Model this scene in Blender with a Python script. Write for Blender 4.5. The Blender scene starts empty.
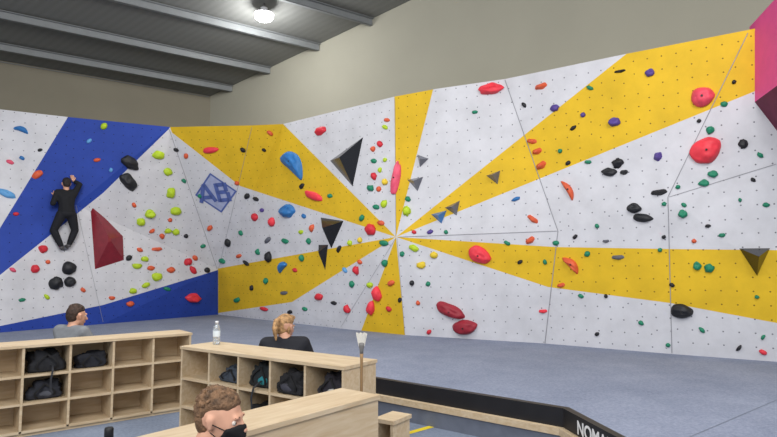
import bpy, bmesh, math, random
from mathutils import Vector, Matrix, noise
random.seed(7)
scene = bpy.context.scene
COL = scene.collection
# ---------------------------------------------------------------- survey
F = 580.0
CAMZ = 1.5
TH = math.atan(46.5/F)
CAM = Vector((0,0,CAMZ))
FW = Vector((0,math.cos(TH),math.sin(TH))); UP = Vector((0,-math.sin(TH),math.cos(TH))); RT = Vector((1,0,0))
def ray(u,v): return (RT*(u-388.5)+UP*(218.5-v)+FW*F).normalized()
def on_z(u,v,z):
    r=ray(u,v); return CAM+r*((z-CAMZ)/r.z)
def on_y(u,v,y):
    r=ray(u,v); return CAM+r*(y/r.y)
def on_plane(u,v,p,n):
    r=ray(u,v); return CAM+r*((p-CAM).dot(n)/r.dot(n))
MATZ=0.35; TOPZ=4.3

# ---------------------------------------------------------------- materials
def lin(c):
    return tuple(((x/255)/12.92 if x/255<=0.04045 else (((x/255)+0.055)/1.055)**2.4) for x in c)+(1,)
MATS={}
def mat(name,rgb,rough=0.6,ns=8.0,amt=0.12,bump=0.0,metal=0.0,bscale=None,spec=0.4):
    if name in MATS: return MATS[name]
    m=bpy.data.materials.new(name); m.use_nodes=True
    nt=m.node_tree; N=nt.nodes; L=nt.links
    b=N['Principled BSDF']; b.inputs['Roughness'].default_value=rough; b.inputs['Metallic'].default_value=metal
    b.inputs['Specular IOR Level'].default_value=spec
    tc=N.new('ShaderNodeTexCoord'); nz=N.new('ShaderNodeTexNoise'); nz.inputs['Scale'].default_value=ns; nz.inputs['Detail'].default_value=5
    L.new(tc.outputs['Object'],nz.inputs['Vector'])
    cr=N.new('ShaderNodeValToRGB'); c=lin(rgb)
    cr.color_ramp.elements[0].position=.3; cr.color_ramp.elements[1].position=.7
    cr.color_ramp.elements[0].color=tuple(x*(1-amt) for x in c[:3])+(1,)
    cr.color_ramp.elements[1].color=tuple(min(1,x*(1+amt)) for x in c[:3])+(1,)
    L.new(nz.outputs['Fac'],cr.inputs['Fac']); L.new(cr.outputs['Color'],b.inputs['Base Color'])
    if bump>0:
        n2=N.new('ShaderNodeTexNoise'); n2.inputs['Scale'].default_value=bscale or ns*8; n2.inputs['Detail'].default_value=4
        L.new(tc.outputs['Object'],n2.inputs['Vector'])
        bp=N.new('ShaderNodeBump'); bp.inputs['Strength'].default_value=bump; bp.inputs['Distance'].default_value=0.01
        L.new(n2.outputs['Fac'],bp.inputs['Height']); L.new(bp.outputs['Normal'],b.inputs['Normal'])
    MATS[name]=m; return m
def panel_mat(name,rgb,dot=(70,70,75)):
    m=bpy.data.materials.new(name); m.use_nodes=True; nt=m.node_tree; N=nt.nodes; L=nt.links
    b=N['Principled BSDF']; b.inputs['Roughness'].default_value=.65; b.inputs['Specular IOR Level'].default_value=.25
    uv=N.new('ShaderNodeUVMap'); uv.uv_map='UVMap'
    sx=N.new('ShaderNodeSeparateXYZ'); L.new(uv.outputs['UV'],sx.inputs[0])
    def M(op,a,bv=None):
        n=N.new('ShaderNodeMath'); n.operation=op
        for i,x in enumerate((a,bv)):
            if x is None: continue
            if isinstance(x,(int,float)): n.inputs[i].default_value=x
            else: L.new(x,n.inputs[i])
        return n.outputs[0]
    fx=M('SUBTRACT',M('FRACT',M('DIVIDE',sx.outputs[0],0.17)),0.5)
    fy=M('SUBTRACT',M('FRACT',M('DIVIDE',sx.outputs[1],0.17)),0.5)
    d=M('SQRT',M('ADD',M('MULTIPLY',fx,fx),M('MULTIPLY',fy,fy)))
    k=M('LESS_THAN',d,0.056)
    nz=N.new('ShaderNodeTexNoise'); nz.inputs['Scale'].default_value=2.2; nz.inputs['Detail'].default_value=6; nz.inputs['Roughness'].default_value=.65
    tc=N.new('ShaderNodeTexCoord'); L.new(tc.outputs['Object'],nz.inputs['Vector'])
    cr=N.new('ShaderNodeValToRGB'); c=lin(rgb)
    cr.color_ramp.elements[0].position=.3; cr.color_ramp.elements[1].position=.65
    cr.color_ramp.elements[0].color=tuple(x*.86 for x in c[:3])+(1,)
    cr.color_ramp.elements[1].color=tuple(min(1,x*1.03) for x in c[:3])+(1,)
    L.new(nz.outputs['Fac'],cr.inputs['Fac'])
    mx=N.new('ShaderNodeMix'); mx.data_type='RGBA'
    L.new(k,mx.inputs[0]); L.new(cr.outputs['Color'],mx.inputs[6]); mx.inputs[7].default_value=lin(dot)
    L.new(mx.outputs[2],b.inputs['Base Color'])
    return m
def ply_mat():
    m=bpy.data.materials.new('plywood'); m.use_nodes=True; nt=m.node_tree; N=nt.nodes; L=nt.links
    b=N['Principled BSDF']; b.inputs['Roughness'].default_value=.55
    tc=N.new('ShaderNodeTexCoord'); mp=N.new('ShaderNodeMapping'); mp.inputs['Scale'].default_value=(1.2,9,9)
    L.new(tc.outputs['Object'],mp.inputs['Vector'])
    nz=N.new('ShaderNodeTexNoise'); nz.inputs['Scale'].default_value=3; nz.inputs['Detail'].default_value=8; nz.inputs['Distortion'].default_value=.8
    L.new(mp.outputs[0],nz.inputs['Vector'])
    cr=N.new('ShaderNodeValToRGB'); cr.color_ramp.elements[0].position=.3; cr.color_ramp.elements[1].position=.7
    cr.color_ramp.elements[0].color=lin((188,164,130)); cr.color_ramp.elements[1].color=lin((206,187,158))
    L.new(nz.outputs['Fac'],cr.inputs['Fac']); L.new(cr.outputs['Color'],b.inputs['Base Color'])
    return m
M_WHITE=panel_mat('panel_white_paint',(208,208,213),(116,116,124)); M_YEL=panel_mat('panel_yellow_paint',(222,182,40),(126,98,24)); M_BLUE=panel_mat('panel_blue_paint',(40,68,158),(20,30,80))
M_SEAM=mat('seam_dark',(142,142,148),.8)
M_PLY=ply_mat()
def carpet(name,a,bc):
    m=bpy.data.materials.new(name); m.use_nodes=True; nt=m.node_tree; N=nt.nodes; L=nt.links
    b=N['Principled BSDF']; b.inputs['Roughness'].default_value=1.0; b.inputs['Specular IOR Level'].default_value=.05
    tc=N.new('ShaderNodeTexCoord')
    n1=N.new('ShaderNodeTexNoise'); n1.inputs['Scale'].default_value=1.6; n1.inputs['Detail'].default_value=6; n1.inputs['Roughness'].default_value=.7
    n2=N.new('ShaderNodeTexNoise'); n2.inputs['Scale'].default_value=34; n2.inputs['Detail'].default_value=5; n2.inputs['Roughness'].default_value=.8
    L.new(tc.outputs['Object'],n1.inputs['Vector']); L.new(tc.outputs['Object'],n2.inputs['Vector'])
    ad=N.new('ShaderNodeMath'); ad.operation='MULTIPLY_ADD'; ad.inputs[1].default_value=.66
    L.new(n2.outputs['Fac'],ad.inputs[0]); 
    m3=N.new('ShaderNodeMath'); m3.operation='MULTIPLY'; m3.inputs[1].default_value=.34; L.new(n1.outputs['Fac'],m3.inputs[0]); L.new(m3.outputs[0],ad.inputs[2])
    cr=N.new('ShaderNodeValToRGB'); cr.color_ramp.elements[0].position=.36; cr.color_ramp.elements[1].position=.64
    cr.color_ramp.elements[0].color=lin(a); cr.color_ramp.elements[1].color=lin(bc)
    L.new(ad.outputs[0],cr.inputs['Fac']); L.new(cr.outputs['Color'],b.inputs['Base Color'])
    bp=N.new('ShaderNodeBump'); bp.inputs['Strength'].default_value=.35; bp.inputs['Distance'].default_value=.006
    L.new(n2.outputs['Fac'],bp.inputs['Height']); L.new(bp.outputs['Normal'],b.inputs['Normal'])
    return m
M_CARPET=carpet('grey_blue_carpet',(114,122,142),(150,157,176))
M_FLOOR=carpet('floor_carpet',(104,114,132),(134,143,160))

# ---------------------------------------------------------------- helpers
def finish(name,bm,mats,parent=None,smooth=False,loc=None,rot=None):
    me=bpy.data.meshes.new(name); bm.to_mesh(me); bm.free()
    ob=bpy.data.objects.new(name,me); COL.objects.link(ob)
    for m in (mats if isinstance(mats,(list,tuple)) else [mats]): me.materials.append(m)
    if smooth:
        for p in me.polygons: p.use_smooth=True
    if loc is not None: ob.location=loc
    if rot is not None: ob.rotation_euler=rot
    if parent: ob.parent=parent
    return ob
def tag(ob,label,cat,group=None):
    ob['label']=label; ob['category']=cat
    if group: ob['group']=group
    return ob
def empty(name,loc=(0,0,0),rz=0):
    e=bpy.data.objects.new(name,None); COL.objects.link(e); e.location=loc; e.rotation_euler=(0,0,rz); e.empty_display_size=.1; return e
def box(bm,x0,x1,y0,y1,z0,z1,mi=0):
    vs=[bm.verts.new((x,y,z)) for z in (z0,z1) for y in (y0,y1) for x in (x0,x1)]
    for q in ((0,2,3,1),(4,5,7,6),(0,1,5,4),(2,6,7,3),(0,4,6,2),(1,3,7,5)):
        f=bm.faces.new([vs[i] for i in q]); f.material_index=mi
def lathe(bm,prof,seg=24,off=(0,0,0),mi=0):
    rings=[]
    for r,z in prof:
        rings.append([bm.verts.new((off[0]+r*math.cos(2*math.pi*i/seg),off[1]+r*math.sin(2*math.pi*i/seg),off[2]+z)) for i in range(seg)])
    for a,b in zip(rings,rings[1:]):
        for i in range(seg):
            f=bm.faces.new((a[i],a[(i+1)%seg],b[(i+1)%seg],b[i])); f.material_index=mi; f.smooth=True
    bm.faces.new(list(reversed(rings[0]))).material_index=mi; bm.faces.new(rings[-1]).material_index=mi
def text_mesh(name,body,size,m,align='LEFT',off=0.0):
    cu=bpy.data.curves.new('tmpfont','FONT'); cu.body=body; cu.size=size; cu.extrude=.001; cu.offset=off; cu.align_x=align
    if align=='CENTER': cu.align_y='CENTER'
    t=bpy.data.objects.new('tmpfont',cu); COL.objects.link(t); bpy.context.view_layer.update()
    me=bpy.data.meshes.new_from_object(t.evaluated_get(bpy.context.evaluated_depsgraph_get())); me.name=name
    bpy.data.objects.remove(t); ob=bpy.data.objects.new(name,me); COL.objects.link(ob); me.materials.clear(); me.materials.append(m); return ob

# ---------------------------------------------------------------- climbing wall facets
V={}
def VB(k,u,v): V[k]=((u,v),on_z(u,v,MATZ-0.0))
def VT(k,u,v,z=TOPZ): V[k]=((u,v),on_z(u,v,z))
def VM(k,u,v,y): V[k]=((u,v),on_y(u,v,y))
VT('LT0',-60,102.5); VT('LT1',68,117); VT('T0',170,127)
VB('LB0',-60,337.5); VB('LB1',103,324); VB('B0',218,314.5)
VM('LM',76,205,11.05); VM('M1',218,269,13.35)
VT('T05',252,125.3); VT('T1',283,124); VT('T2',395,96.5); VT('T3',435,89); VT('T4',505,79); VT('T5',628,53.5); VT('T6',750,29.5); VT('T7',900,-2)
VB('B1',340,328.5); VB('B3',405,335); VB('B4',545,343.5); VB('B5',672,354); VB('B6',900,371)
VM('C',396,237,9.5); VM('M2',558,231,8.3); VM('M3',668,197,7.38); VM('M4',900,130,6.25)
LF=['LT0 LT1 LM','LT0 LM LB0','LB0 LM LB1','LM M1 LB1','LB1 M1 B0','LT1 T0 LM','T0 M1 LM']
RF=['T0 T05 M1','T05 T1 M1','T1 C M1','M1 C B1','M1 B1 B0','C B3 B1','T1 T2 C','T2 T3 C','T3 T4 C','T4 M2 C','C M2 B4','C B4 B3',
    'T4 T5 M2','T5 M3 M2','T5 T6 M3','M2 M3 B5','M2 B5 B4','T6 T7 M4','M3 T6 M4','M3 M4 B6','M3 B6 B5']
def mkfac(s):
    k=s.split(); px=[V[i][0] for i in k]; p=[V[i][1] for i in k]
    n=(p[1]-p[0]).cross(p[2]-p[0]).normalized()
    if n.dot(CAM-p[0])<0: n=-n
    return (px,p,n)
LFAC=[mkfac(s) for s in LF]; RFAC=[mkfac(s) for s in RF]
def inside(px,u,v,e=1e-6):
    s=[]
    for i in range(3):
        a=px[i];b=px[(i+1)%3]; s.append((b[0]-a[0])*(v-a[1])-(b[1]-a[1])*(u-a[0]))
    return all(x>=-e for x in s) or all(x<=e for x in s)
def wall(u,v):
    for px,p,n in LFAC+RFAC:
        if inside(px,u,v): return on_plane(u,v,p[0],n),n
    best=min(LFAC+RFAC,key=lambda f:(sum(q[0] for q in f[0])/3-u)**2+(sum(q[1] for q in f[0])/3-v)**2)
    return on_plane(u,v,best[1][0],best[2]),best[2]
def clip(sub,tri):
    cx=sum(p[0] for p in tri)/3; cy=sum(p[1] for p in tri)/3
    out=list(sub)
    for i in range(3):
        a=tri[i];b=tri[(i+1)%3]
        f=lambda p:(b[0]-a[0])*(p[1]-a[1])-(b[1]-a[1])*(p[0]-a[0])
        sg=1 if f((cx,cy))>0 else -1
        inp=out; out=[]
        for j in range(len(inp)):
            P=inp[j];Q=inp[(j+1)%len(inp)]; fp=f(P)*sg; fq=f(Q)*sg
            if fp>=0: out.append(P)
            if (fp>=0)!=(fq>=0):
                t=fp/(fp-fq); out.append((P[0]+(Q[0]-P[0])*t,P[1]+(Q[1]-P[1])*t))
        if not out: return []
    r=[]
    for p in out:
        if not r or (abs(p[0]-r[-1][0])+abs(p[1]-r[-1][1]))>1e-3: r.append(p)
    if len(r)>1 and abs(r[0][0]-r[-1][0])+abs(r[0][1]-r[-1][1])<1e-3: r.pop()
    return r
C=(396,237)
REG_L=[(0,[(-80,90),(68,90),(68,117),(0,228),(-80,358)]),
       (2,[(68,90),(190,90),(169,129),(103,193),(0,275),(-80,345),(-80,358),(0,228),(68,117)]),
       (0,[(169,129),(190,90),(260,270),(218,270),(103,193)]),
       (0,[(103,193),(218,270),(103,305),(0,326),(-80,340),(-80,337),(0,275)]),
       (2,[(218,270),(260,260),(260,360),(-80,360),(-80,340.5),(0,326),(103,305)])]
REG_R=[(1,[C,(263,104),(150,104),(150,116),(170,131),(240,186)]),
       (0,[C,(240,186),(218,268.5)]),
       (0,[(240,186),(170,131),(150,116),(150,268.5),(218,268.5)]),
       (1,[C,(218,268.5),(150,268.5),(150,330),(218,313),(292,302)]),
       (0,[C,(292,302),(218,313),(200,330),(200,370),(350,370),(360,334)]),
       (1,[C,(360,334),(346,372),(411,372),(405,335)]),
       (0,[C,(405,335),(411,372),(548,400),(548,287)]),
       (0,[(548,287),(548,400),(950,400),(950,354),(777,323),(670,303)]),
       (1,[C,(555,247),(670,249),(950,252),(950,354),(777,323),(670,303),(548,287)]),
       (0,[C,(950,12),(950,252),(670,249),(555,247)]),
       (1,[C,(679,12),(900,-20),(950,12)]),
       (0,[C,(438,70),(600,20),(679,12)]),
       (1,[C,(394,70),(438,70)]),
       (0,[C,(263,104),(263,70),(394,70)])]
def region_color(u,v):
    def pin(poly):
        c=False
        for i in range(len(poly)):
            a=poly[i];b=poly[i-1]
            if (a[1]>v)!=(b[1]>v) and u<(b[0]-a[0])*(v-a[1])/(b[1]-a[1])+a[0]: c=not c
        return c
    regs=REG_L if any(inside(f[0],u,v) for f in LFAC) else REG_R
    for m,p in regs:
        if pin(p): return ('white','yellow','blue')[m]
    return 'white'
def build_wall(name,facs,regs,seams,base):
    bm=bmesh.new(); uvl=bm.loops.layers.uv.new('UVMap')
    for px,p,n in facs:
        t=Vector((0,0,1)).cross(n).normalized(); b=n.cross(t)
        for mi,poly in regs:
            r=clip(poly,px)
            if len(r)<3: continue
            pts=[on_plane(u,v,p[0],n) for u,v in r]
            ar=sum(((pts[i]-pts[0]).cross(pts[i+1]-pts[0])).dot(n) for i in range(1,len(pts)-1))
            if abs(ar)<1e-5: continue
            if ar<0: pts.reverse()
            f=bm.faces.new([bm.verts.new(q-base) for q in pts]); f.material_index=mi
            for l,q in zip(f.loops,pts): l[uvl].uv=(q.dot(t),q.dot(b))
    for line,w in seams:
        for (a,b2) in zip(line,line[1:]):
            steps=max(1,int(math.dist(a,b2)/12))
            for i in range(steps):
                s0=i/steps; s1=(i+1)/steps
                q0,n0=wall(a[0]+(b2[0]-a[0])*s0,a[1]+(b2[1]-a[1])*s0); q1,n1=wall(a[0]+(b2[0]-a[0])*s1,a[1]+(b2[1]-a[1])*s1)
                sd=(q1-q0).normalized().cross(n0)*w/2; o=n0*.006
                f=bm.faces.new([bm.verts.new(x-base) for x in (q0+sd+o,q1+sd+o,q1-sd+o,q0-sd+o)]); f.material_index=3
    return finish(name,bm,[M_WHITE,M_YEL,M_BLUE,M_SEAM],loc=base)
base_l=V['LB1'][1].copy(); base_r=V['B4'][1].copy()
wl=build_wall('climbing_wall',LFAC,REG_L,[([(76,205),(103,322)],.006),([(169,129),(217,269)],.011)],base_l)
tag(wl,'tall bouldering wall section painted white with broad blue rays','climbing wall','bouldering wall sections')
wr=build_wall('climbing_wall',RFAC,REG_R,[([(252,127),(219,268)],.006),([(218,270),(218,313)],.009),([(395,98),(396,236)],.008),([(398,237),(557,231)],.008),
   ([(505,80),(558,231),(545,343)],.01),([(748,33),(668,197),(672,353)],.009),([(669,197),(776,164)],.006),([(396,238),(341,327)],.005),([(397,238),(405,334)],.005)],base_r)
tag(wr,'long faceted bouldering wall painted white with yellow sunburst rays','climbing wall','bouldering wall sections')

# ---------------------------------------------------------------- building shell
pdir=Vector((.814,.581,0)).normalized(); wdir=Vector((.842,-.539,0)).normalized()
CR=Vector((-4.57,14.6,0))
wn=Vector((wdir.y,-wdir.x,0))
top0=on_plane(207,97,CR,wn); top1=on_plane(405,3,CR,wn)
t1=(Vector((top1.x,top1.y,0))-CR).dot(wdir); z0=top0.z; slope=(top1.z-z0)/t1
def roofz(P):
    d=Vector((P.x,P.y,0))-CR
    det=pdir.x*wdir.y-pdir.y*wdir.x
    b=(pdir.x*d.y-pdir.y*d.x)/det
    return z0+slope*b
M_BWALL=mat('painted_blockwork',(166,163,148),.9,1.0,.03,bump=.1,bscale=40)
def roofmat():
    m=bpy.data.materials.new('corrugated_roof'); m.use_nodes=True; nt=m.node_tree; N=nt.nodes; L=nt.links
    b=N['Principled BSDF']; b.inputs['Roughness'].default_value=.6
    uv=N.new('ShaderNodeUVMap'); uv.uv_map='UVMap'
    wv=N.new('ShaderNodeTexWave'); wv.inputs['Scale'].default_value=1.9; wv.bands_direction='X'; L.new(uv.outputs[0],wv.inputs['Vector'])
    cr=N.new('ShaderNodeValToRGB'); cr.color_ramp.elements[0].color=lin((117,118,115)); cr.color_ramp.elements[1].color=lin((122,123,120))
    L.new(wv.outputs['Fac'],cr.inputs['Fac']); L.new(cr.outputs['Color'],b.inputs['Base Color'])
    bp=N.new('ShaderNodeBump'); bp.inputs['Strength'].default_value=.05; bp.inputs['Distance'].default_value=.02; L.new(wv.outputs['Fac'],bp.inputs['Height']); L.new(bp.outputs['Normal'],b.inputs['Normal'])
    return m
M_ROOF=roofmat()
def quad(name,pts,m,uvs=None):
    bm=bmesh.new(); l=bm.loops.layers.uv.new('UVMap'); f=bm.faces.new([bm.verts.new(p) for p in pts])
    if uvs:
        for lp,u in zip(f.loops,uvs): lp[l].uv=u
    o=finish(name,bm,m); o['kind']='structure'; return o
def A(a,b,z): 
    p=CR+pdir*a+wdir*b; return Vector((p.x,p.y,z))
LB=17.0; LA=-17.0
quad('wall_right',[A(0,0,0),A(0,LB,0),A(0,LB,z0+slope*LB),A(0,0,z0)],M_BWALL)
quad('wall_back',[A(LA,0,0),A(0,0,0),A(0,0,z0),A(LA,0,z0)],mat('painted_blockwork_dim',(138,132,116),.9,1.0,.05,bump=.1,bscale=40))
quad('ceiling',[A(LA,0,z0),A(0,0,z0),A(0,LB,z0+slope*LB),A(LA,LB,z0+slope*LB)],M_ROOF,[(LA,0),(0,0),(0,LB),(LA,LB)])
quad('floor',[(-14,-6,0),(14,-6,0),(14,18,0),(-14,18,0)],M_FLOOR)
M_STEEL=mat('painted_steel',(130,133,134),.5,5,.06,metal=.1)
for i,(u,v) in enumerate([(209.5,95),(233,84),(271,66),(320,45),(373,21)]):
    pt=on_plane(u,v,CR,wn); b=(Vector((pt.x,pt.y,0))-CR).dot(wdir)
    zz=z0+slope*b-.02
    bm=bmesh.new(); h=.14 if i else .09; w=.07
    box(bm,LA,-.02,-.006,.006,-h,0); box(bm,LA,-.02,-w,.006,-.012,0); box(bm,LA,-.02,-.006,w,-h,-h+.012); box(bm,LA,-.02,w-.008,w,-h,-h+.04)
    o=finish('ceiling_purlin',bm,M_STEEL,loc=A(0,b,zz),rot=(0,0,math.atan2(pdir.y,pdir.x)))
    tag(o,'grey steel roof purlin spanning under the corrugated roof','roof beam','steel roof purlins')
yy=6.0
while yy<14 and roofz(on_y(264,16,yy))-on_y(264,16,yy).z>.26: yy+=.02
LP=on_y(264,16,yy)
lamp=empty('high_bay_lamp',LP); tag(lamp,'round white glowing high bay lamp mounted under the roof','ceiling lamp')
M_GLOW=bpy.data.materials.new('lamp_glow'); M_GLOW.use_nodes=True
_b=M_GLOW.node_tree.nodes['Principled BSDF']; _b.inputs['Emission Color'].default_value=(1,.99,.96,1); _b.inputs['Emission Strength'].default_value=30
bm=bmesh.new(); lathe(bm,[(.05,-.09),(.12,-.08),(.165,-.05),(.18,-.01),(.18,.03)],32); finish('lamp_lens',bm,M_GLOW,lamp)
bm=bmesh.new(); lathe(bm,[(.185,.032),(.185,.05),(.1,.09),(.07,.12),(.07,.16),(.03,.17)],32); finish('lamp_housing',bm,mat('lamp_metal',(210,210,214),.4),lamp)
bm=bmesh.new(); lathe(bm,[(.012,.17),(.012,roofz(LP)-LP.z-.005)],8); finish('mounting_rod',bm,mat('rod_grey',(90,90,92),.5),lamp)

# pink projecting wall section
a=on_y(749.5,27,6.85); w1=on_y(749.5,103,6.85); dr=Vector((-.24,-.97,0)).normalized()
f0t=Vector((a.x,a.y,a.z)); f0b=Vector((a.x,a.y,w1.z)); f1t=f0t+dr*2.2; f1b=f0b+dr*2.2
off=Vector((3,-.6,0)); back,_n=wall(806,172)
bm=bmesh.new()
vs=[bm.verts.new(p-f0b) for p in (f0t,f0b,f1b,f1t,f1b+off,f1t+off,back+Vector((.02,-.04,0)),back+Vector((2,-1,0)))]
bm.faces.new([vs[i] for i in (0,1,2,3)]); bm.faces.new([vs[i] for i in (3,2,4,5)])
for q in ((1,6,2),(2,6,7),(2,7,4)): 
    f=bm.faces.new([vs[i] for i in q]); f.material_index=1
o=finish('overhang_section',bm,[mat('pink_paint',(240,84,158),.6,amt=.04),mat('dark_maroon_underside',(108,38,66),.7)],loc=f0b); tag(o,'magenta painted overhanging wall section jutting from the wall','climbing wall')  # underside faces take a darker maroon than the pink sides

# ---------------------------------------------------------------- mat
edge=[(-7.6,7.0),(-5.6,7.0),(-2.1,7.6),(-.19,6.06),(1.41,4.76),(1.58,3.7),(2.1,-1.0)]
far=[(11,-1),(11,4.3),(4.8,7.9),(0,10.9),(-4.3,14.1),(-8.2,9.3)]
bm=bmesh.new(); poly=edge+far
t=[bm.verts.new((x,y,MATZ)) for x,y in poly]; f=bm.faces.new(t)
b0=[bm.verts.new((x,y,.2)) for x,y in poly]
n=len(poly)
for i in range(n):
    f=bm.faces.new((t[i],b0[i],b0[(i+1)%n],t[(i+1)%n])); f.material_index=1
mt=empty('crash_mat',(0,6,0)); tag(mt,'wide grey-blue carpeted bouldering mat floor with black edge','bouldering mat')
def par(o,p):
    bpy.context.view_layer.update(); o.parent=p; o.matrix_parent_inverse=p.matrix_world.inverted(); return o
M_BLK=mat('black_vinyl',(28,28,32),.45,6,.15)
par(finish('mat_surface',bm,[M_CARPET,M_BLK]),mt)
def offset_poly(pl,d):
    out=[]
    for i,p in enumerate(pl):
        ns=[]
        for a_,b_ in ((i-1,i),(i,i+1)):
            if a_<0 or b_>=len(pl): continue
            dx=pl[b_][0]-pl[a_][0]; dy=pl[b_][1]-pl[a_][1]; l=math.hypot(dx,dy); ns.append((dy/l,-dx/l))
        nx=sum(q[0] for q in ns)/len(ns); ny=sum(q[1] for q in ns)/len(ns); l=math.hypot(nx,ny)
        k=d/l/l if len(ns)==2 else d
        out.append((p[0]+nx*k*(1),p[1]+ny*k))
    return out
def strip(name,pl,d0,d1,za,zb,m):
    bm=bmesh.new(); A0=offset_poly(pl,d0); A1=offset_poly(pl,d1)
    r=[]
    for (x0,y0),(x1,y1) in zip(A0,A1): r.append([bm.verts.new(q) for q in ((x0,y0,zb),(x1,y1,zb),(x1,y1,za),(x0,y0,za))])
    for a_,b_ in zip(r,r[1:]):
        for i in range(4): bm.faces.new((a_[i],a_[(i+1)%4],b_[(i+1)%4],b_[i]))
    bm.faces.new(r[0]); bm.faces.new(list(reversed(r[-1])))
    bmesh.ops.recalc_face_normals(bm,faces=bm.faces)
    return finish(name,bm,m)
par(strip('plywood_fascia',edge,-.05,.06,.15,.205,M_PLY),mt)
par(strip('kickboard',edge,-.05,.04,.0,.15,mat('kick_grey',(104,110,124),.9)),mt)
par(strip('edge_trim',edge,-.05,.012,.2,MATZ+.006,M_BLK),mt)
d=Vector((1.58-1.41,3.7-4.76,0)).normalized()
nrm=Vector((d.y,-d.x,0))
if nrm.x>0: nrm=-nrm
R=Matrix((d,Vector((0,0,1)),nrm)).transposed()
tx=text_mesh('edge_lettering','NOMAD',.14,mat('white_print',(230,230,230),.6),off=.003)
tx.matrix_world=Matrix.Translation(Vector((1.41,4.76,.226))+d*.24+nrm*.016)@R.to_4x4(); par(tx,mt)
# yellow tape
a=on_z(398,436,.0); b=on_z(456,420,.0); dd=(b-a).normalized(); s=Vector((-dd.y,dd.x,0))*.03
bm=bmesh.new(); 
lo=[a-s,b-s,b+s,a+s]; v0=[bm.verts.new((p.x,p.y,.001)) for p in lo]; v1=[bm.verts.new((p.x,p.y,.003)) for p in lo]
bm.faces.new(v1)
for i in range(4): bm.faces.new((v0[i],v0[(i+1)%4],v1[(i+1)%4],v1[i]))
tag(finish('floor_tape',bm,mat('yellow_tape',(225,200,40),.5)),'strip of yellow marking tape stuck on the floor','floor tape')
bm=bmesh.new()
for a,b in ((on_z(690,437,MATZ),on_z(777,400,MATZ)),):
    dd=(b-a).normalized(); s=Vector((-dd.y,dd.x,0))*.004
    bm.faces.new([bm.verts.new((p.x,p.y,MATZ+.002)) for p in (a-s,b-s,b+s,a+s)])
par(finish('carpet_seam',bm,mat('seam_carpet',(112,120,136),.9)),mt)

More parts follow.
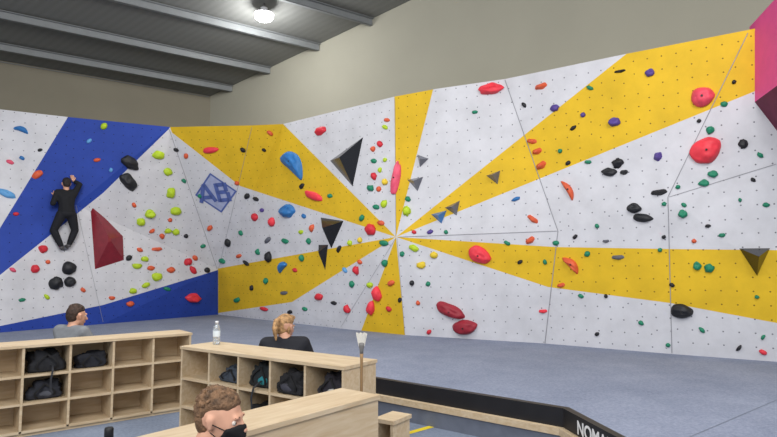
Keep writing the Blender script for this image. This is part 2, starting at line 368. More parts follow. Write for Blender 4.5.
# ---------------------------------------------------------------- holds
HC={'red':(206,44,58),'pink':(222,84,112),'orange':(214,92,56),'lime':(178,205,40),'green':(28,128,96),'blue':(44,112,176),'lightblue':(96,160,214),
    'black':(30,31,36),'grey':(96,98,108),'purple':(84,66,140),'yellow':(226,196,50),'maroon':(150,38,52),'coral':(228,58,72),'pinkred':(226,74,96)}
GR='climbing holds on the bouldering wall'
M_BOLT=mat('bolt_steel',(60,60,62),.35,metal=.8)
def hold(u,v,w,h,col,kind='blob',ang=0,dep=None):
    if kind=='blob' and w<8 and h<8:   # small footholds: vary proportions and tilt
        rr=random.Random(int(u*31+v*17)); kk=rr.choice((1.0,1.25,1.5)); w*=kk; h*=1.12/kk**.3; ang=rr.uniform(-60,60)
    P,n=wall(u,v); ca=math.cos(math.radians(ang)); sa=math.sin(math.radians(ang))
    def pp(dx,dy): return on_plane(u+dx,v+dy,P,n)
    ax=pp(ca*w/2,sa*w/2)-pp(-ca*w/2,-sa*w/2); ay=pp(sa*h/2,-ca*h/2)-pp(-sa*h/2,ca*h/2)
    X=ax.normalized(); Y=n.cross(X).normalized(); sx=ax.length/2; sy=abs(ay.dot(Y))/2 or .03
    D=dep if dep else max(.035,min(.12,min(sx,sy)*.95))
    seed=Vector((u*.37,v*.53,3.1)); bm=bmesh.new()
    if kind in('blob','jug','banana','arc','pinch','lump','egg'):
        bmesh.ops.create_icosphere(bm,subdivisions=4 if w*h>200 else(3 if w*h>60 else 2),radius=1)
        am=.30 if w*h>150 else .30
        if kind in('egg','arc'): am=.14
        for q in bm.verts:
            c=q.co.copy(); k=1+am*(noise.noise(c*1.25+seed))+(.08 if kind not in('egg','arc') else .02)*noise.noise(c*3.4+seed)
            if kind=='lump': k+=.22*noise.noise(c*2.6+seed*1.7)
            x,y,z=c.x*k,c.y*k,c.z*(1+.25*noise.noise(c*2+seed))
            if kind=='egg': y*=1-.18*x; 
            if kind=='jug':
                z=z*(1+.35*max(0,-y)); z-= .45*max(0,1-((x/.6)**2+((y-.35)/.4)**2)) if z>0 else 0
                if y<0: x*=1-.12*y*y; y*=.88
                else: x*=1-.25*y
            if kind=='banana': y=y*(.5-.2*x*x)+.55-1.0*x*x
            if kind=='arc': y=y*.66+.3-.55*x*x
            if kind=='pinch': y=y*(1-.35*math.cos(x*2.2)); z*=1.1
            z=max(z,-.05)
            q.co=(x*sx,y*sy,z*D)
        sm=True
    elif kind in('tri','tri2','dia','crimp'):
        if kind=='tri': base=[(-1,.05),(1,1),(.6,-1)]; apex=(.35,.1); tf=.03
        elif kind=='tri2': base=[(-1,1),(1,1),(.1,-1)]; apex=(.15,.45); tf=.04
        elif kind=='dia': base=[(-.85,1),(.95,-.0),(1,-.75),(-.6,-1)]; apex=(-.05,-.1); tf=.1
        else: base=[(-1,-.5),(-.8,.5),(.7,.7),(1,-.2),(.2,-.9)]; apex=(.0,-.2); tf=.3
        bs=[bm.verts.new((x*sx,y*sy,-.01)) for x,y in base]; 
        tp=[bm.verts.new((( x*tf+apex[0]*(1-tf))*sx,(y*tf+apex[1]*(1-tf))*sy,D)) for x,y in base]
        m_=len(base)
        for i in range(m_): bm.faces.new((bs[i],bs[(i+1)%m_],tp[(i+1)%m_],tp[i]))
        bm.faces.new(tp); bm.faces.new(list(reversed(bs)))
        bmesh.ops.recalc_face_normals(bm,faces=bm.faces)
        if kind=='crimp': bmesh.ops.bevel(bm,geom=list(bm.edges),offset=min(.008,.15*min(sx,sy)),segments=2,affect='EDGES',clamp_overlap=True)
        sm=False
    name='climbing_volume' if kind in('tri','tri2','dia') else 'climbing_hold'
    rgb=HC[col]
    isv=name!='climbing_hold'
    if isv and col=='black': rgb=(20,21,24)
    if isv and col=='maroon': rgb=(128,28,42)
    ob=finish(name,bm,mat(col+('_volume' if isv else '_resin'),rgb,.55 if not isv else .25,9,.12,bump=.12 if not isv else 0,bscale=60,spec=.4 if not isv else .7),smooth=sm)
    ob.matrix_world=Matrix.Translation(P)@Matrix((X,Y,n)).transposed().to_4x4()
    big='large' if w*h>200 else('medium' if w*h>70 else 'small')
    shp={'blob':'rounded','jug':'scooped jug','banana':'curved banana-shaped','arc':'curved arch-shaped','pinch':'waisted pinch','lump':'irregular lumpy','egg':'smooth egg-shaped','tri':'triangular pyramid','tri2':'inverted triangular','dia':'four-sided pyramid','crimp':'angular crimp'}[kind]
    cn={'lightblue':'light blue','lime':'lime green','coral':'bright coral red','pinkred':'pinkish red'}.get(col,col)
    tag(ob,f'{big} {cn} {shp} hold bolted to {region_color(u,v)} painted panel','climbing hold' if name=='climbing_hold' else 'climbing volume',GR if name=='climbing_hold' else 'climbing volumes')
    if w*h>150 and name=='climbing_hold':
        bm=bmesh.new(); lathe(bm,[(.014,0),(.014,.012),(.007,.012),(.007,.006)],6)
        bo=finish('bolt',bm,M_BOLT); bo.parent=ob
        yb=.5*sy if kind=='banana' else(.3*sy if kind=='arc' else 0)
        zz=D*(.55 if kind=='jug' else .97); bo.location=(0,yb,zz)
    return ob
H=[ # left section
(21,130,16,8,'blue','arc',20),(7,194,20,8,'lightblue','jug',25),(37,175,13,7,'orange','blob',-35),(10,162,6,4,'pink'),(40,150,5,3,'black'),(22,158,4,4,'blue'),
(16,214,5,4,'red'),(43,249,9,8,'red'),(35,269,9,8,'red'),(13,270,5,4,'pink'),(56,283,13,13,'black','lump',0),(69,268,14,13,'black','egg'),(70,282,12,11,'black','egg'),(48,262,5,4,'orange'),
(22,300,5,4,'green'),(47,297,6,4,'lime'),(83,290,5,4,'orange'),(104,126,6,7,'lime'),(89,141,5,4,'lightblue'),(130,163,19,11,'black','blob',38),(129,182,21,13,'black','blob',52),
(158,155,13,8,'lime'),(186,156,5,5,'orange'),(168,172,7,7,'lime'),(171,193,9,11,'lime'),(150,214,11,9,'lime','jug'),(141,222,9,8,'lime'),(134,205,5,4,'orange'),(184,181,4,4,'green'),
(114,246,9,9,'lime','blob'),(152,231,5,4,'orange'),(162,236,5,5,'orange'),(168,231,6,5,'lime'),(176,232,7,6,'lime'),(176,211,11,8,'lime'),(186,236,4,4,'black'),(170,220,4,4,'orange'),
(157,249,13,6,'orange','crimp'),(140,250,6,4,'orange'),(129,258,7,5,'black'),(145,259,8,6,'lime'),(137,266,10,6,'lime'),(151,268,8,5,'orange'),(157,277,10,8,'lime'),(171,270,9,6,'orange'),(146,285,7,5,'lime'),
(133,291,8,6,'lime'),(112,298,5,4,'orange'),(130,304,8,6,'orange'),(188,262,7,10,'red','pinch'),(193,270,6,6,'red'),(195,258,5,5,'orange'),(210,228,5,5,'orange'),(203,246,4,4,'green'),(193,298,17,10,'coral','jug',8),
(167,289,5,4,'green'),(207,270,5,5,'black'),(97,160,5,4,'orange'),(111,170,4,4,'lightblue'),(176,150,4,4,'black'),(200,196,4,4,'green'),(64,248,10,6,'grey','jug'),
# middle-left
(211,150,16,6,'coral','egg',-8),(243,150,5,4,'black'),(237,183,4,4,'orange'),(270,133,6,4,'orange'),(292,165,30,23,'blue','arc',42),(264,150,4,3,'black'),(321,131,11,8,'red','blob',-15),(314,196,18,8,'coral','blob',20),(302,186,5,4,'black'),
(288,211,15,14,'blue','jug'),(272,222,5,7,'coral'),(255,217,6,8,'red'),(247,196,5,5,'black'),(256,199,5,4,'black'),(262,210,4,4,'purple'),(228,243,7,8,'black'),(241,233,4,4,'green'),(268,240,5,5,'grey'),(285,241,5,5,'green'),(258,252,5,5,'green'),
(222,261,6,5,'green'),(239,256,4,4,'orange'),(269,257,7,7,'black'),(283,267,11,9,'blue','arc',-50),(246,263,5,4,'black'),(252,288,4,4,'black'),(266,281,5,5,'green'),(284,293,5,4,'grey'),(237,300,5,5,'green'),(302,258,5,6,'green'),(295,270,4,4,'red'),
(319,297,8,7,'red'),(264,309,6,4,'red'),(305,309,4,4,'green'),(290,312,4,4,'black'),(309,241,5,5,'green'),(312,228,5,5,'orange'),(301,232,4,4,'lime'),(345,270,5,4,'lightblue'),(352,284,5,6,'green'),(347,309,6,7,'red'),(334,303,4,4,'black'),(360,262,4,4,'orange'),(356,270,6,10,'red','pinch',20),
(339,249,5,4,'black'),(350,243,5,5,'lime'),(360,240,5,5,'yellow'),(304,216,4,4,'blue'),(330,196,5,4,'green'),
# around hub
(373,149,5,5,'orange'),(380,144,5,6,'red'),(385,127,5,4,'lime'),(374,161,5,5,'green'),(387,120,4,4,'orange'),(380,170,4,5,'lime'),(374,176,5,6,'red'),(385,160,4,4,'lime'),(371,188,6,8,'green','pinch'),(379,189,5,5,'orange'),(385,182,5,6,'yellow'),(384,204,6,7,'lime'),(376,207,5,5,'green'),
(396,178,8,32,'pink','blob',6),(407,211,8,10,'lime','lump'),(408,199,5,5,'green'),(371,229,10,11,'red','lump'),(362,218,5,5,'green'),(384,243,6,6,'green'),(381,223,5,5,'orange'),(414,248,7,6,'lime'),(434,255,8,7,'yellow','lump'),(421,265,9,7,'yellow','lump'),(402,254,4,5,'green'),(414,232,4,4,'red'),(430,232,5,4,'purple'),(446,232,4,4,'green'),
(377,294,9,14,'coral','blob',10),(371,308,8,14,'coral','blob',20),(370,285,4,6,'lime'),(389,309,4,5,'red'),(391,283,5,6,'orange'),(385,263,5,7,'green'),(400,300,4,4,'black'),
(412,283,5,5,'black'),(428,284,5,4,'green'),(418,303,4,4,'orange'),
# right of hub
(491,89,25,13,'coral','jug',-8),(541,86,15,9,'orange','crimp',-15),(524,105,5,4,'black'),(475,112,4,4,'green'),(555,108,9,7,'purple','lump'),(583,115,6,5,'purple'),(573,128,5,4,'black'),(532,141,12,8,'orange','crimp',10),(537,151,12,9,'orange','crimp',-15),(541,165,13,10,'orange','crimp',-30),
(560,151,5,4,'green'),(568,190,22,9,'orange','arc',58),(533,219,15,8,'orange','crimp',38),(530,240,12,9,'orange','crimp',-30),(516,199,6,4,'blue'),(507,243,5,4,'green'),(588,162,5,4,'green'),
(480,255,24,15,'coral','egg',28),(451,311,31,13,'maroon','egg',24),(465,327,25,15,'maroon','egg',-8),(429,332,6,4,'red'),(571,265,22,11,'orange','arc',46),(561,285,10,7,'orange','crimp',-10),(543,311,11,6,'coral','crimp',0),(587,254,6,5,'green'),(556,243,5,5,'green'),(606,241,9,5,'grey','crimp'),(597,226,4,4,'green'),(575,237,4,4,'black'),(545,262,4,5,'green'),(520,262,4,4,'black'),
(614,122,13,10,'purple','jug'),(620,71,15,5,'black','crimp',-8),(650,73,10,8,'purple','jug'),(590,88,5,4,'green'),(568,163,5,4,'black'),(703,97,25,19,'pinkred','egg',-15),(706,150,32,25,'coral','egg',-42),
(618,163,12,9,'black','lump',-20),(609,172,16,9,'black','jug',5),(624,172,10,8,'black','crimp'),(658,156,10,14,'purple','crimp'),(659,192,20,9,'black','crimp',-5),(634,208,15,10,'black','jug'),(643,218,20,9,'black','egg',5),(678,187,5,4,'green'),(664,204,5,4,'green'),(683,214,10,9,'green','jug'),
(710,130,8,8,'green','blob'),(699,121,4,4,'black'),(724,104,8,6,'green'),(734,82,5,4,'black'),(743,144,10,9,'black','lump'),(713,174,11,8,'green','jug'),(704,183,12,7,'green','jug'),(722,235,9,7,'green','crimp'),(708,226,4,4,'black'),(684,205,5,4,'green'),(697,266,9,9,'green','jug'),(709,268,10,9,'green','lump'),
(618,257,16,7,'grey','crimp'),(682,311,23,14,'black','egg',8),(660,250,5,4,'green'),(664,237,4,4,'black'),(641,323,6,4,'green'),(606,296,4,4,'black'),(581,296,4,4,'green'),(702,330,5,4,'green'),(739,348,5,4,'black'),(763,337,4,4,'green'),(763,352,6,5,'coral'),(757,297,5,4,'green'),(597,334,4,4,'black'),(672,285,4,4,'black'),(668,345,4,4,'green'),
(760,155,5,5,'green'),(753,180,4,4,'black'),(766,205,5,5,'green'),(740,200,4,4,'green'),(694,241,5,4,'orange')]
for q in H: hold(*q)
# volumes
hold(345,162,32,50,'black','tri',0,.28)
hold(331,234,24,30,'black','tri2',10,.25); hold(324,258,10,27,'black','tri2',0,.14)
hold(106,236,38,68,'maroon','dia',0,.2)
hold(421,162,13,12,'grey','tri2',20,.12); hold(416,185,17,14,'grey','tri2',-10,.14); hold(452,208,16,16,'grey','tri',0,.14); hold(438,216,16,15,'blue','tri',10,.12); hold(495,179,16,13,'grey','tri2',-20,.14)
hold(755,262,32,28,'black','tri2',0,.25)

# wall logo
P0,n0=wall(216,193); X=Vector((0,0,1)).cross(n0).normalized(); 
if X.x<0: X=-X
Y=n0.cross(X); 
if Y.z<0: Y=-Y
R=Matrix((X,Y,n0)).transposed().to_4x4()@Matrix.Rotation(math.radians(5),4,'Z')
def frame(name,rr,m,z):
    bm=bmesh.new()
    for r0,r1 in rr:
        o_=[bm.verts.new((r0*math.cos(a),r0*math.sin(a),z)) for a in (0,math.pi/2,math.pi,3*math.pi/2)]
        if r1==0: bm.faces.new(o_); continue
        i_=[bm.verts.new((r1*math.cos(a),r1*math.sin(a),z)) for a in (0,math.pi/2,math.pi,3*math.pi/2)]
        for i in range(4): bm.faces.new((o_[i],o_[(i+1)%4],i_[(i+1)%4],i_[i]))
    lg=finish(name,bm,m); lg.matrix_world=Matrix.Translation(P0)@R; par(lg,wr)
LB_=mat('logo_blue',(80,98,160),.6)
frame('logo_background',[(.44,0)],mat('logo_lilac',(160,168,200),.6),.006)
frame('logo_frame',[(.47,.42)],LB_,.009)
bm=bmesh.new()
def bar(x0,y0,x1,y1,w=.085):
    a_=Vector((x0,y0,0))*1.12; b_=Vector((x1,y1,0))*1.12; d_=(b_-a_).normalized(); s_=Vector((-d_.y,d_.x,0))*w/2
    vs_=[a_-s_,b_-s_,b_+s_,a_+s_]
    lo_=[bm.verts.new((p.x,p.y,.010)) for p in vs_]; hi_=[bm.verts.new((p.x,p.y,.016)) for p in vs_]
    bm.faces.new(hi_)
    for k in range(4): bm.faces.new((lo_[k],lo_[(k+1)%4],hi_[(k+1)%4],hi_[k]))
for s in ((-.34,-.17,-.19,.2),(-.19,.2,-.04,-.17),(-.27,-.07,-.1,-.07),(.04,-.19,.04,.2),(.04,.165,.2,.165),(.04,.01,.22,.01),(.04,-.155,.22,-.155),(.215,.2,.215,.02),(.235,.0,.235,-.19)): bar(*s)
lt=finish('logo_lettering',bm,LB_); lt.matrix_world=Matrix.Translation(P0)@R; par(lt,wr)

# ---------------------------------------------------------------- cubbies
def cubby(p0,p1,D,Ht,rows,cols,label):
    p0=Vector(p0);p1=Vector(p1); Lg=(p1-p0).length; rz=math.atan2(p1.y-p0.y,p1.x-p0.x)
    root=empty('cubby_shelf',(p0.x,p0.y,0),rz); tag(root,label,'shelf','plywood cubby shelves')
    T=.02; bm=bmesh.new()
    box(bm,0,T,0,D,0,Ht-T); box(bm,Lg-T,Lg,0,D,0,Ht-T)
    cw=(Lg-T)/cols; rh=(Ht-T-.05)/rows
    for i in range(1,cols): box(bm,i*cw,i*cw+T,.004,D-.012,.05,Ht-T)
    o=finish('frame',bm,M_PLY); o.parent=root
    bm=bmesh.new(); box(bm,-.008,Lg+.008,-.008,D+.008,Ht-T,Ht+.004)
    bmesh.ops.bevel(bm,geom=list(bm.edges),offset=.003,segments=1); o=finish('top_board',bm,M_PLY); o.parent=root
    for r in range(rows):
        bm=bmesh.new(); z=.03+r*rh
        for c in range(cols): box(bm,c*cw+T,(c+1)*cw,.0,D-.012,z,z+T)
        o=finish('shelf',bm,M_PLY); o.parent=root
    bm=bmesh.new(); box(bm,T,Lg-T,D-.012,D,.03,Ht-T); o=finish('back_panel',bm,M_PLY); o.parent=root
    bm=bmesh.new(); box(bm,T,Lg-T,.02,.035,0,.03); o=finish('plinth',bm,M_PLY); o.parent=root
    def cell(c,r,fx=.5,y=.18):
        l=Vector(((c+fx)*cw+T/2,y,.03+r*rh+T)); return Matrix.Rotation(rz,3,'Z')@l+Vector((p0.x,p0.y,0)),rz
    return root,cell,rz
dir1=Vector((1.32,1.1)).normalized(); e1=Vector((-2.06,6.14)); s1=e1-dir1*2.62
HT1=.79
c1,cell1,rz1=cubby(s1,e1,.36,HT1,3,7,'pale plywood three-row cubby shelf holding dark bags')
HT2=.79
c2,cell2,rz2=cubby((-1.81,5.14),(-.31,4.11),.38,HT2,3,5,'pale plywood three-row cubby shelf with bags and bottle')
dd=Vector((-.626,-.779)).normalized(); r3=Vector((-.06,3.41)); l3=r3+dd*1.5
perp=Vector((-.779,.626)).normalized()*.29
c3,cell3,rz3=cubby(r3+perp,l3+perp,.29,.75,3,4,'pale plywood cubby shelf seen from its plain back')
be=empty('low_storage_bench',(-.08,3.84,0),math.radians(-34)); tag(be,'low open-fronted plywood ledge beside the cubby shelves','bench')
bm=bmesh.new(); box(bm,0,.02,0,.2,0,.49);box(bm,.11,.13,0,.2,0,.49); box(bm,.02,.11,.18,.195,0,.49); box(bm,.02,.11,0.01,.18,.1,.12); box(bm,.02,.11,0.01,.18,.28,.3); finish('bench_carcass',bm,M_PLY,be)
bm=bmesh.new(); box(bm,-.01,.14,-.01,.21,.49,.515); finish('bench_top',bm,M_PLY,be)

# bags
def bag(loc,rz,w,d,h,rgb,nm,label,accent=None,seed=1,pocket=True,hang=False):
    root=empty(nm,loc,rz); tag(root,label,'bag')
    bm=bmesh.new(); bmesh.ops.create_cube(bm,size=1); bmesh.ops.subdivide_edges(bm,edges=list(bm.edges),cuts=11,use_grid_fill=True)
    for q in bm.verts:
        c=q.co.copy()*2; s_=c.normalized()*1.15; c=c.lerp(s_,.4)
        z=(c.z+1)/2; k=1-.3*max(0,z)
        nn=noise.noise(c*1.1+Vector((seed,0,0)))*.34+noise.noise(c*3.2+Vector((seed,5,0)))*.12
        q.co=(c.x*(k+nn)*w/2+seed%3*.01*z,c.y*(k+nn*.4)*d/2,max(0.0,min(1.12,(z+nn*.9*z)))*h)
    finish('bag_body',bm,mat(nm+str(rgb),rgb,.85,14,.3,bump=.3),root,True)
    if pocket:
        bm=bmesh.new(); bmesh.ops.create_icosphere(bm,subdivisions=3,radius=1); sg=1 if seed%2 else -1
        for q in bm.verts:
            kk=1+.25*noise.noise(q.co*1.5+Vector((0,seed,0)))
            q.co=(q.co.x*w*.26*kk+sg*w*.1,q.co.y*d*.1-d*.4,q.co.z*h*.2*kk+h*.3)
        a_=accent or tuple(min(255,x+18) for x in rgb)
        finish('front_pocket',bm,mat('pocket'+str(a_),a_,.8,10,.2),root,True)
    for sx_,tl in ((-1,.1),(1,-.06)):
        bm=bmesh.new(); prev=None
        for i in range(13):
            a2=math.pi*i/12; y=-d*.42-.03*math.sin(a2); z=h*(.05+.85*i/12); x=sx_*w*(.16+.14*math.sin(a2*1.3))+tl*z
            cur=[bm.verts.new((x-.009,y,z)),bm.verts.new((x+.009,y,z)),bm.verts.new((x+.009,y+.006,z)),bm.verts.new((x-.009,y+.006,z))]
            if prev:
                for j in range(4): bm.faces.new((prev[j],prev[(j+1)%4],cur[(j+1)%4],cur[j]))
            prev=cur
        finish('strap',bm,mat('strap_black',(24,24,26),.8),root)
    if hang:
        bm=bmesh.new(); prev=None
        pts=[(-d*.35,h*.35),(-d*.6,h*.3),(-d*.86,h*.1),(-d*.9,-h*.3),(-d*.88,-h*.8),(-d*.9,-h*1.0)]
        for k,(y,z) in enumerate(pts):
            x=w*.1+.012*math.sin(k*1.4)
            cur=[bm.verts.new((x-.008,y,z)),bm.verts.new((x+.008,y,z)),bm.verts.new((x+.008,y-.005,z+.004)),bm.verts.new((x-.008,y-.005,z+.004))]
            if prev:
                for j in range(4): bm.faces.new((prev[j],prev[(j+1)%4],cur[(j+1)%4],cur[j]))
            prev=cur
        finish('hanging_strap',bm,mat('strap_grey',(44,45,50),.8),root)
    return root
def putbag(cell,c,r,*a,fx=.5,y=.17,**k):
    l,rz=cell(c,r,fx,y); return bag(l,rz,*a,**k)
putbag(cell1,3,2,.30,.22,.18,(30,31,36),'gym_bag','crumpled black gym bag in an upper cubby',seed=3,fx=.52,pocket=False,hang=True)
putbag(cell1,4,2,.28,.22,.13,(30,32,40),'gym_bag','slumped black jacket and bag in an upper cubby',seed=31,fx=.52,pocket=False)
putbag(cell1,3,1,.28,.22,.15,(38,40,48),'backpack','dark grey backpack in a middle cubby',seed=5,fx=.5,accent=(74,76,84))
putbag(cell2,1,2,.28,.22,.12,(58,66,78),'gym_bag','slate grey folded bag in an upper cubby',seed=8,pocket=False)
putbag(cell2,2,2,.27,.22,.18,(28,34,38),'backpack','black backpack with teal pocket in a cubby',seed=9,accent=(40,120,130),hang=True)
putbag(cell2,3,2,.30,.24,.16,(30,30,34),'backpack','black backpack stuffed in an upper cubby',seed=12,accent=(64,64,74),y=.13)
putbag(cell2,4,2,.26,.22,.17,(40,38,46),'gym_bag','dark gym bag with pale stripe in a cubby',seed=15,accent=(170,170,166))
putbag(cell2,2,1,.26,.22,.1,(28,28,30),'gym_bag','flat black bag in a middle cubby',seed=16,accent=(150,134,60))

# water bottle
wb=empty('water_bottle',tuple(Matrix.Rotation(rz2,3,'Z')@Vector((.17,.24,HT2+.005))+Vector((-1.81,5.14,0)))); tag(wb,'clear plastic water bottle standing on plywood shelf','bottle')
M_CLR=bpy.data.materials.new('clear_plastic'); M_CLR.use_nodes=True; _b=M_CLR.node_tree.nodes['Principled BSDF']; _b.inputs['Base Color'].default_value=(.82,.87,.9,1); _b.inputs['Roughness'].default_value=.12; _b.inputs['Transmission Weight'].default_value=.75
bm=bmesh.new(); lathe(bm,[(.026,0),(.031,.006),(.031,.05),(.028,.058),(.031,.066),(.031,.13),(.024,.16),(.013,.18),(.013,.19)],24); finish('bottle_body',bm,M_CLR,wb)
bm=bmesh.new(); lathe(bm,[(.0316,.07),(.0318,.072),(.0318,.118),(.0316,.12)],24); finish('bottle_label',bm,mat('label_white',(215,225,232),.5),wb)
bm=bmesh.new(); lathe(bm,[(.015,.186),(.015,.204),(.013,.206)],20); finish('bottle_cap',bm,mat('cap_white',(225,228,232),.4),wb)
fp=on_y(109,431,4.1); fl=empty('drink_flask',(fp.x,fp.y,0)); tag(fl,'tall black drink flask standing on the floor','bottle')
bm=bmesh.new(); lathe(bm,[(.042,0),(.045,.008),(.045,.25),(.038,.29),(.026,.31),(.026,.32)],24); finish('flask_body',bm,mat('black_gloss',(20,20,22),.3),fl)
bm=bmesh.new(); lathe(bm,[(.03,.315),(.03,.375),(.024,.385)],20); finish('flask_lid',bm,mat('black_lid',(34,34,36),.5),fl)
# brush on pole
bp_=empty('brush_pole',(-.183,4.0,0)); tag(bp_,'long wooden pole with pale flared brush head, standing upright','brush')
bm=bmesh.new(); lathe(bm,[(.01,0),(.01,.86),(.013,.9)],12); finish('pole',bm,mat('pole_wood',(150,120,84),.6),bp_)
bm=bmesh.new(); lathe(bm,[(.011,.89),(.014,.93),(.02,.95),(.022,.97),(.012,.975)],16); finish('brush_ferrule',bm,mat('ferrule_grey',(120,118,116),.5),bp_)
bm=bmesh.new()
for i in range(9):
    for j in range(3):
        x=(i-4)*.0045; y=(j-1)*.006; 
        b_=[bm.verts.new((x+sx_*.002,y+sy_*.002,.95)) for sx_,sy_ in((-1,-1),(1,-1),(1,1),(-1,1))]
        t_=[bm.verts.new((x*1.9+sx_*.003,y*1.5+sy_*.003,1.035+.006*math.sin(i*2.1+j))) for sx_,sy_ in((-1,-1),(1,-1),(1,1),(-1,1))]
        for k in range(4): bm.faces.new((b_[k],b_[(k+1)%4],t_[(k+1)%4],t_[k]))
        bm.faces.new(t_)
finish('bristles',bm,mat('bristle_white',(222,218,208),.8),bp_)

# ---------------------------------------------------------------- people
def blobs(name,prims,voxel,m,parent=None,smooth=6):
    bm=bmesh.new()
    for pr in prims:
        tb=bmesh.new()
        for c,r in pr:
            if isinstance(r,(int,float)): r=(r,r,r)
            res=bmesh.ops.create_icosphere(tb,subdivisions=2,radius=1)
            for q in res['verts']: q.co=Vector((q.co.x*r[0],q.co.y*r[1],q.co.z*r[2]))+Vector(c)
        if len(pr)>1:
            res=bmesh.ops.convex_hull(tb,input=list(tb.verts))
            junk=[g for g in set(res['geom_interior'])|set(res['geom_unused']) if isinstance(g,bmesh.types.BMVert)]
            bmesh.ops.delete(tb,geom=junk,context='VERTS')
        me=bpy.data.meshes.new('tmp'); tb.to_mesh(me); tb.free(); bm.from_mesh(me); bpy.data.meshes.remove(me)
    me=bpy.data.meshes.new(name); bm.to_mesh(me); bm.free()
    ob=bpy.data.objects.new(name,me); COL.objects.link(ob)
    md=ob.modifiers.new('r','REMESH'); md.mode='VOXEL'; md.voxel_size=voxel
    sm=ob.modifiers.new('s','SMOOTH'); sm.factor=.5; sm.iterations=smooth
    bpy.context.view_layer.update(); dg=bpy.context.evaluated_depsgraph_get()
    m2=bpy.data.meshes.new_from_object(ob.evaluated_get(dg)); ob.modifiers.clear(); ob.data=m2; m2.name=name
    m2.materials.clear(); m2.materials.append(m)
    for p in m2.polygons: p.use_smooth=True
    if parent: ob.parent=parent
    return ob
def fingers(w,dirv,nrm,side,curl,s=1.0):
    dv=Vector(dirv).normalized(); nv=Vector(nrm).normalized(); sv=dv.cross(nv).normalized()*side; w=Vector(w); out=[]
    palm_end=w+dv*.085*s
    out.append([(w,.024*s),(palm_end+sv*.026*s,.014*s),(palm_end-sv*.028*s,.013*s),(w+dv*.03*s+sv*.02*s,.017*s)])
    for i,(o,l) in enumerate(((.03,.068),(.010,.078),(-.010,.072),(-.029,.056))):
        p=palm_end+sv*o*s; d1=(dv*math.cos(curl*.5)+nv*math.sin(curl*.5)); d2=(dv*math.cos(curl*1.3)+nv*math.sin(curl*1.3))
        q=p+d1*l*.5*s; r=q+d2*l*.5*s
        out.append([(p,.0095*s),(q,.0085*s)]); out.append([(q,.0085*s),(r,.0072*s)])
    th0=w+dv*.025*s+sv*.024*s; th1=th0+(dv*.6+sv*.75+nv*.2).normalized()*.038*s; th2=th1+(dv*.9+sv*.15+nv*.4).normalized()*.03*s
    out.append([(th0,.013*s),(th1,.0105*s)]); out.append([(th1,.0105*s),(th2,.009*s)])
    return out
SKIN=mat('skin',(206,156,130),.55,12,.05)
